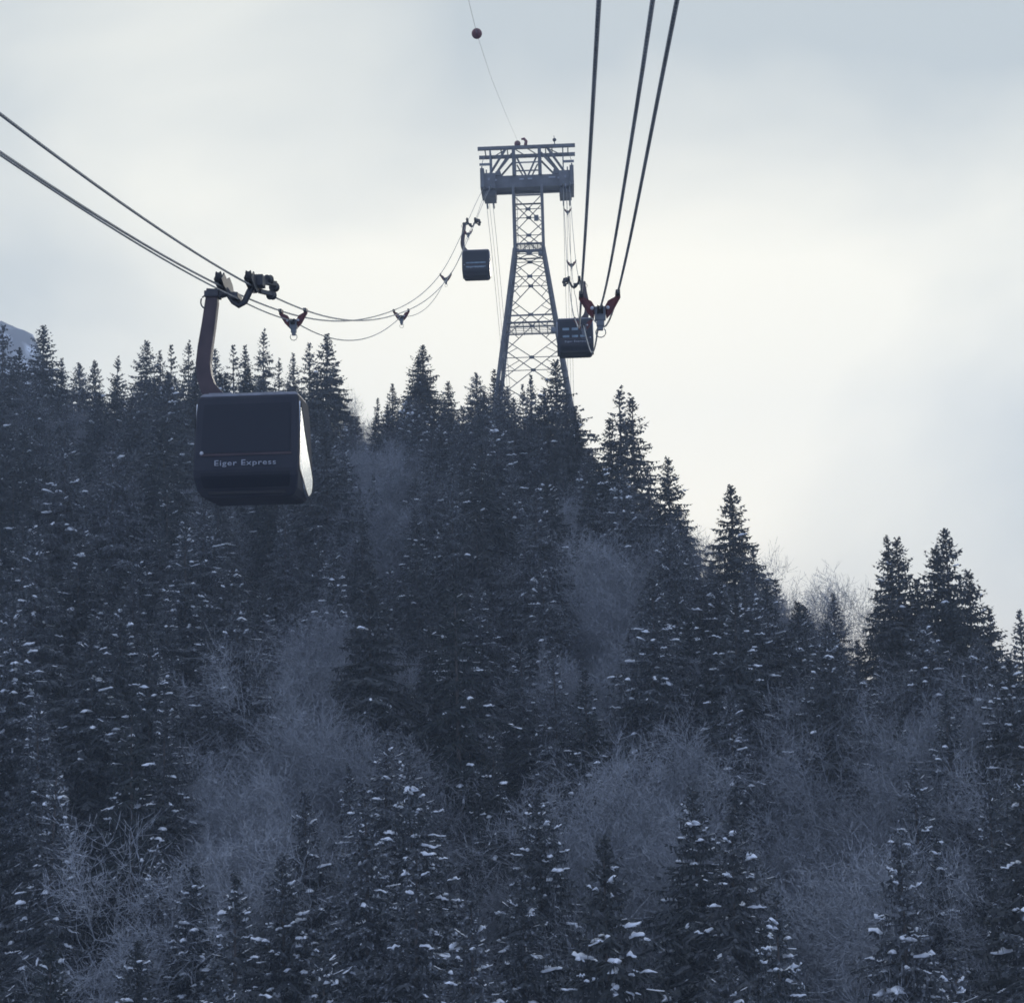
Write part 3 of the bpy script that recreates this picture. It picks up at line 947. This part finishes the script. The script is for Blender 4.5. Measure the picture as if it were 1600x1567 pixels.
def bare_mesh(seed, H=15.0, spread=1.0):
    rg = np.random.default_rng(seed)
    segs = []      # a, b, r0, r1
    tw_ = []
    def grow(p, d, l, r_, lev):
        n = 4
        for i in range(n):
            d = d + rg.normal(0, 0.055 + 0.03 * lev, 3) + np.array([0, 0, 0.05]); d = d / np.linalg.norm(d)
            q = p + d * l / n
            r1 = r_ * (0.90 if lev else 0.86)
            (segs if lev < 3 else tw_).append((p, q, r_, r1))
            if lev < 4 and (i > 0 or lev > 0):
                for _ in range(4 if lev == 0 else (2 if lev < 3 else 4)):
                    if lev == 0 and i < 1: continue
                    a = rg.random() * 2 * pi
                    u = np.cross(d, [cos(a), sin(a), 0.3]); u /= np.linalg.norm(u) + 1e-6
                    nd = d * 0.75 + u * (0.62 + 0.3 * rg.random()) * spread; nd /= np.linalg.norm(nd)
                    ll = l * (0.50 if lev == 0 else 0.60) * (0.7 + 0.5 * rg.random())
                    grow(q, nd, ll, r1 * 0.5, lev + 1)
            p = q; r_ = r1
    grow(np.array([0, 0, -1.0]), np.array([0, 0, 1.0]), H * 0.62, 0.14, 0)
    b = MB()
    for (a, c, r0, r1) in segs:
        b.tube([a, c], [max(r0, 0.012), max(r1, 0.010)], 4, False)
    bmesh.ops.recalc_face_normals(b.bm, faces=b.bm.faces)
    tm = bpy.data.meshes.new("trunk"); b.bm.to_mesh(tm); b.bm.free(); tm.materials.append(M_frost)
    A = np.array([s_[0] for s_ in tw_]); B = np.array([s_[1] for s_ in tw_])
    D = B - A; R_ = rg.normal(0, 1, D.shape); W = np.cross(D, R_); W /= np.linalg.norm(W, axis=1)[:, None] + 1e-9
    V, F = quads(A, B, W * 0.0125)
    zmax = max(V[:, 2].max(), 1)
    return tm, np_mesh("crown", V, F, M_frost), zmax
BARE = [bare_mesh(11), bare_mesh(12, spread=1.2), bare_mesh(13, 16, 0.9), bare_mesh(14, 14, 1.35)]
print("twigs", [len(b[1].polygons) for b in BARE], "crowns", [len(s_[0].polygons) for s_ in SPR])

rnd = random.Random(42)
placed = []
sp_protos, ba_protos = {}, {}
SKYL = set()
def label_sky(l): return l in SKYL
def put_spruce(x, y, H, var, lv, label, group, wid=1.0, cat="spruce"):
    rz = rnd.random() * 6.28; tl = rnd.gauss(0, 0.022)
    cm, lvs = SPR[var]
    zb = float(gz(x, y))
    o = empty("spruce_tree", (x, y, zb), rz); o.rotation_euler[0] = tl if not label_sky(label) else 0.0
    s_ = H / HS
    o.scale = (s_ * wid, s_ * wid, s_)
    for nm, me in (("trunk", TRUNK), ("crown", cm), ("snow", lvs[lv])):
        c = bpy.data.objects.new(nm, me); COL.objects.link(c); c.parent = o
    placed.append((x, y, 'S'))
    return tag(o, label, cat, group)
def put_bare(x, y, H, var, label, group, wid=1.0):
    tm, cm, zm = BARE[var]
    o = empty("bare_tree", (x, y, float(gz(x, y))), rnd.random() * 6.28)
    s_ = H / zm
    o.scale = (s_ * wid, s_ * wid, s_)
    for nm, me in (("trunk", tm), ("crown", cm)):
        c = bpy.data.objects.new(nm, me); COL.objects.link(c); c.parent = o
    placed.append((x, y, 'B'))
    return tag(o, label, "bare tree", group)

def by_top(px, py, y):
    p = pt(px, py, y)
    return p.x, p.z - float(gz(p.x, y))
# skyline spruces: px, py of the tip, distance, shape, snow, width, label
SKY = [
 (5, 508, 206, 7, 0, 1.0, "tall spruce at the photo's left border, standing before the far rock mountain"),
 (30, 545, 200, 2, 0, .9, "low spruce wedged between the left border spruce and the big pointed one"),
 (68, 508, 205, 0, 0, 1.0, "big pointed spruce just right of the far rock mountain"),
 (97, 560, 206, 3, 0, .8, "small spruce leaning on the right flank of the big pointed left spruce"),
 (124, 567, 200, 6, 0, .75, "short squat spruce, first of the low pair left of the near gondola"),
 (148, 563, 202, 0, 0, .8, "short rounded spruce, second of the low pair left of the near gondola"),
 (184, 556, 203, 5, 0, .8, "thin see-through spruce in the skyline dip left of the near gondola"),
 (229, 533, 203, 2, 0, .9, "stout dark spruce tip two trees left of the near hanger arm"),
 (250, 548, 206, 3, 0, .7, "slim spruce tip tucked right of the stout dark one, left of the hanger arm"),
 (268, 538, 206, 8, 0, .9, "needle thin spire left of the near hanger arm"),
 (295, 532, 204, 5, 0, .8, "gappy spruce tip just left of the near hanger arm"),
 (336, 545, 206, 1, 0, .9, "spruce directly behind the near gondola's hanger arm"),
 (365, 538, 207, 8, 0, .9, "thin spire just right of the near hanger arm"),
 (383, 540, 204, 3, 0, .9, "narrow dark column spruce above the near gondola's roof"),
 (412, 514, 208, 5, 0, .8, "tall spindly sparse spruce above the near gondola's roof"),
 (436, 560, 206, 5, 0, .7, "low thin spruce above the near gondola's roof, right of the spindly one"),
 (458, 552, 204, 3, 0, .8, "small spruce above the near gondola's right roof corner"),
 (483, 536, 206, 7, 0, .8, "mid sized spruce left of the tall one under the maroon spacer"),
 (511, 521, 203, 0, 0, .95, "tall spruce with tiered boughs right of and below the maroon spacer"),
 (590, 622, 203, 8, 0, .8, "tiny spire at the foot of the bare skyline birch"),
 (613, 600, 202, 3, 0, .8, "small spruce on the left flank of the double tipped one"),
 (660, 539, 203, 4, 0, 1.0, "large double tipped spruce on the skyline midway between near gondola and tower"),
 (700, 597, 202, 2, 0, .8, "spruce on the right shoulder of the large double tipped one"),
 (744, 582, 196, 6, 0, .7, "spruce with crooked tip left of the tower's left leg"),
 (772, 577, 194, 1, 0, .8, "ragged spruce touching the tower's left leg"),
 (793, 604, 188, 3, 0, .8, "low spruce inside the tower's left foot"),
 (816, 600, 186, 7, 0, .65, "left one of the two short tips framed by the tower's legs"),
 (829, 586, 184, 3, 0, .8, "right one of the two short tips framed by the tower's legs"),
 (781, 594, 178, 6, 0, .7, "dark spruce standing right in front of the tower's left foot"),
 (756, 612, 182, 2, 0, .8, "bushy spruce left of the one in front of the tower's left foot"),
 (803, 622, 176, 1, 0, .9, "low spruce in front of the gap between the tower's feet"),
 (885, 618, 172, 0, 0, .8, "spruce pressed against the right side of the tall dense one at the tower's right foot"),
 (850, 612, 180, 6, 0, .7, "low spruce between the framed tips and the tower's right leg"),
 (868, 564, 177, 2, 0, 1.0, "tall dense spruce hiding the tower's right foot"),
 (899, 640, 172, 2, 0, .85, "spruce on the falling right flank below the gondola beside the tower"),
 (920, 700, 168, 6, 0, .8, "low spruce left of the see-through pair right of the tower"),
 (968, 603, 165, 5, 0, 1.05, "left, taller tree of the see-through spruce pair right of the tower"),
 (986, 614, 163, 5, 0, 1.0, "right tree of the see-through spruce pair right of the tower"),
 (952, 655, 162, 3, 0, .85, "slim dark spruce against the left side of the see-through pair"),
 (1012, 724, 158, 8, 0, .9, "short thin spruce between the see-through pair and the steep pointed one"),
 (1043, 716, 153, 2, 0, .9, "steep pointed spruce halfway down the right skyline"),
 (1060, 800, 148, 6, 0, .8, "spruce on the right flank of the steep pointed one halfway down the skyline"),
 (1141, 757, 146, 0, 0, 1.0, "lone tall spruce with see-through top rising from the right skyline"),
 (1176, 862, 140, 2, 0, .8, "dark spruce at the right foot of the lone tall one"),
 (1110, 880, 142, 3, 0, .8, "low spruce at the left foot of the lone tall one"),
 (1212, 905, 138, 1, 0, .8, "spruce under the round bare tree on the right skyline"),
 (1302, 927, 134, 7, 0, .85, "modest spruce alone in the low dip of the right skyline"),
 (1255, 945, 133, 6, 0, .8, "low spruce left of the dip in the right skyline"),
 (1340, 1000, 131, 3, 0, .8, "lowest tip in the right skyline gap left of the twin crowned spruce"),
 (1385, 838, 131, 7, 0, .85, "left tip of the broad twin crowned spruce near the right border"),
 (1401, 842, 130, 2, 0, .95, "right tip of the broad twin crowned spruce near the right border"),
 (1432, 905, 130, 6, 0, .8, "spruce in the notch between the two big right border spruces"),
 (1475, 826, 127, 4, 0, 1.0, "tallest spruce near the right border, with a knobbly top"),
 (1512, 892, 124, 2, 0, .9, "spruce on the right flank of the tallest right border one"),
 (1545, 950, 121, 3, 0, .9, "low spruce before the last tip at the right border"),
 (1592, 953, 120, 7, 0, .8, "last thin spruce cut off by the photo's right border"),
]
for (px, py, y, v, lv, w, lab) in SKY:
    SKYL.add(lab)
    x, H = by_top(px, py, y)
    put_spruce(x, y, max(H, 8), v, lv, lab, "spruces along the skyline", 1.16 * (w * 24.0 / max(H, 12) if H < 24 else w))
for (px, py, y, v, w, lab) in [
    (566, 590, 206, 0, .6, "bare see-through birch standing alone in the skyline gap left of the double tipped spruce"),
    (548, 640, 204, 2, .6, "low bare shrub like tree in the skyline gap beside the birch"),
    (1192, 838, 139, 2, .8, "bare tree right behind the lone tall spruce on the right skyline"),
    (1226, 876, 137, 1, 1.0, "round headed bare tree on the right skyline"),
    (1105, 850, 146, 3, .7, "bare arching tree at the left of the lone tall skyline spruce"),
    (1262, 915, 135, 0, .8, "small bare tree between the round headed one and the skyline dip")]:
    x, H = by_top(px, py, y)
    put_bare(x, y, max(H, 7), v, lab, "bare trees along the skyline", w)

# prominent spruces lower on the slope
FG = [
 (648, 1172, 92, 2, 2, 1.0, "snow laden spruce at the bottom centre, the most heavily flecked one"),
 (478, 1235, 95, 0, 1, .95, "dark pointed spruce left of the heavily flecked one at the bottom"),
 (290, 800, 138, 7, 2, 1.0, "snow flecked spruce straight below the near gondola's left edge"),
 (520, 838, 140, 0, 1, .9, "snow flecked spruce below the near gondola's right edge"),
 (25, 925, 118, 0, 2, 1.0, "snow flecked spruce on the left border at mid height"),
 (250, 1085, 108, 3, 1, 1.0, "slim layered spruce in the lower left beside the grey thicket"),
 (60, 1190, 96, 7, 2, 1.0, "broad snow flecked spruce in the lower left corner region"),
 (1150, 1230, 98, 3, 0, 1.0, "dark slim spruce in the lower right middle before the pale thicket"),
 (1430, 1190, 96, 0, 1, .95, "snow flecked spruce in the lower right before the pale thicket"),
 (1545, 1215, 95, 7, 1, .9, "spruce by the right border in the lower corner region"),
 (850, 1240, 96, 6, 2, .9, "flecked spruce right of the heavily snow laden bottom centre one"),
 (690, 815, 152, 2, 1, .95, "dark flecked spruce in the middle of the slope below the double tipped one"),
 (1050, 905, 128, 0, 1, .9, "spruce below the frosted thicket on the mid right slope"),
 (870, 1010, 120, 7, 1, 1.0, "spruce in the exact middle of the lower slope"),
]
for (px, py, y, v, lv, w, lab) in FG:
    x, H = by_top(px, py, y)
    put_spruce(x, y, min(max(H, 14), 31), v, lv, lab, "snow flecked spruces on the slope", w)

# the rest of the wood, spaced like a natural stand
BLOBS = [(480, 1065, 125, 110), (420, 1290, 75, 65), (950, 865, 85, 90), (1290, 1220, 120, 120), (1400, 1090, 100, 75), (120, 650, 80, 50),
         (965, 1500, 70, 40), (1560, 1210, 42, 50), (320, 665, 50, 40), (590, 690, 32, 35), (1050, 1190, 40, 40), (100, 1490, 55, 40), (1340, 1400, 50, 30),
         (800, 720, 40, 30), (1180, 1000, 45, 40), (760, 1300, 35, 35)]
def skyline_y(px):
    xs = [0, 100, 200, 300, 420, 540, 640, 720, 800, 880, 930, 1000, 1060, 1120, 1200, 1300, 1350, 1450, 1560, 1600]
    ys = [562, 585, 590, 574, 576, 655, 606, 634, 612, 640, 720, 740, 820, 890, 900, 985, 1010, 950, 1000, 1010]
    return np.interp(px, xs, ys)
def zone(px, py):
    col = "left border" if px < 160 else "left" if px < 480 else "centre left" if px < 760 else "centre" if px < 980 else "centre right" if px < 1240 else "right" if px < 1450 else "right border"
    row = "just under the skyline" if py < skyline_y(px) + 110 else "in the upper slope" if py < 900 else "at mid slope" if py < 1120 else "in the lower slope" if py < 1320 else "along the bottom edge"
    return col, row
cand = []
rr = random.Random(5)
for _ in range(60000):
    y = 62 + (212 - 62) * rr.random() ** 0.8
    a = (rr.random() * 2 - 1) * 0.40
    x = a * y
    if y > float(ridge(x, y)) - 1.0: continue
    cand.append((x, y))
n_sp, n_ba = len(SKY) + len(FG), 6
cell = {}
def near(x, y, md):
    for (a, b, k_) in placed:
        if (a - x) ** 2 + (b - y) ** 2 < md * md: return True
    return False
for (x, y) in cand:
    md = 5.0 + 1.1 * sin(x * 0.13 + y * 0.07) + 1.0 * min(max((150 - y) / 60.0, 0.0), 1.0)
    g0 = float(gz(x, y))
    H = 19 + 10 * rr.random() + 2.0 * sin(x * 0.09)
    px, py = to_px((x, y, g0 + H * 0.86))
    bare = any(((px - bx) / rx_) ** 2 + ((py - by - 12) / (ry_ * 1.12)) ** 2 < 1.0 for bx, by, rx_, ry_ in BLOBS)
    if not bare and rr.random() < 0.012: bare = True; lone = True; md *= 1.15
    else: lone = False
    if not (-90 < px < 1690): continue
    if py > 1640: continue
    if y > float(ridge(x, y)) - 22: md *= 0.68
    if near(x, y, md * (0.80 if bare else 1.0)): continue
    if bare:
        if rr.random() < 0.12: bare = False; H *= 0.8
        else: H = 17 + 5 * rr.random() + (4 if lone else 0)
    tpx, tpy = to_px((x, y, g0 + H))
    if tpy < skyline_y(tpx) + 2:        # keep below the drawn skyline
        H2 = H - (skyline_y(tpx) + 2 + rr.random() ** 1.5 * 34 - tpy) * y / FPX
        if H2 < 11: continue
        H = H2
    tpx, tpy = to_px((x, y, g0 + H))
    col, row = zone(tpx, tpy)
    if bare:
        if n_ba > 150: continue
        n_ba += 1
        put_bare(x, y, H, rr.randrange(4), f"frosted bare tree {row}, {col} part of the wood", f"bare trees {row}, {col}", 1.15)
    else:
        if n_sp >= 322: continue
        n_sp += 1
        p_snow = np.interp(tpy, [600, 900, 1300], [0.25, 0.9, 1.5])
        lv = min(2, int(p_snow + rr.random() * 1.0))
        v = rr.choice([0, 1, 2, 3, 4, 6, 7, 0, 2, 7, 5] if tpy > skyline_y(tpx) + 60 else [0, 2, 6, 2, 4])
        desc = ["bare of snow", "lightly snow flecked", "heavily snow flecked"][lv]
        put_spruce(x, y, H, v, lv, f"dark spruce {desc} {row}, {col} part of the wood", f"{desc} spruces {row}, {col}", 0.95 + 0.2 * rr.random())
print("trees", n_sp, n_ba, "total placed", len(placed))
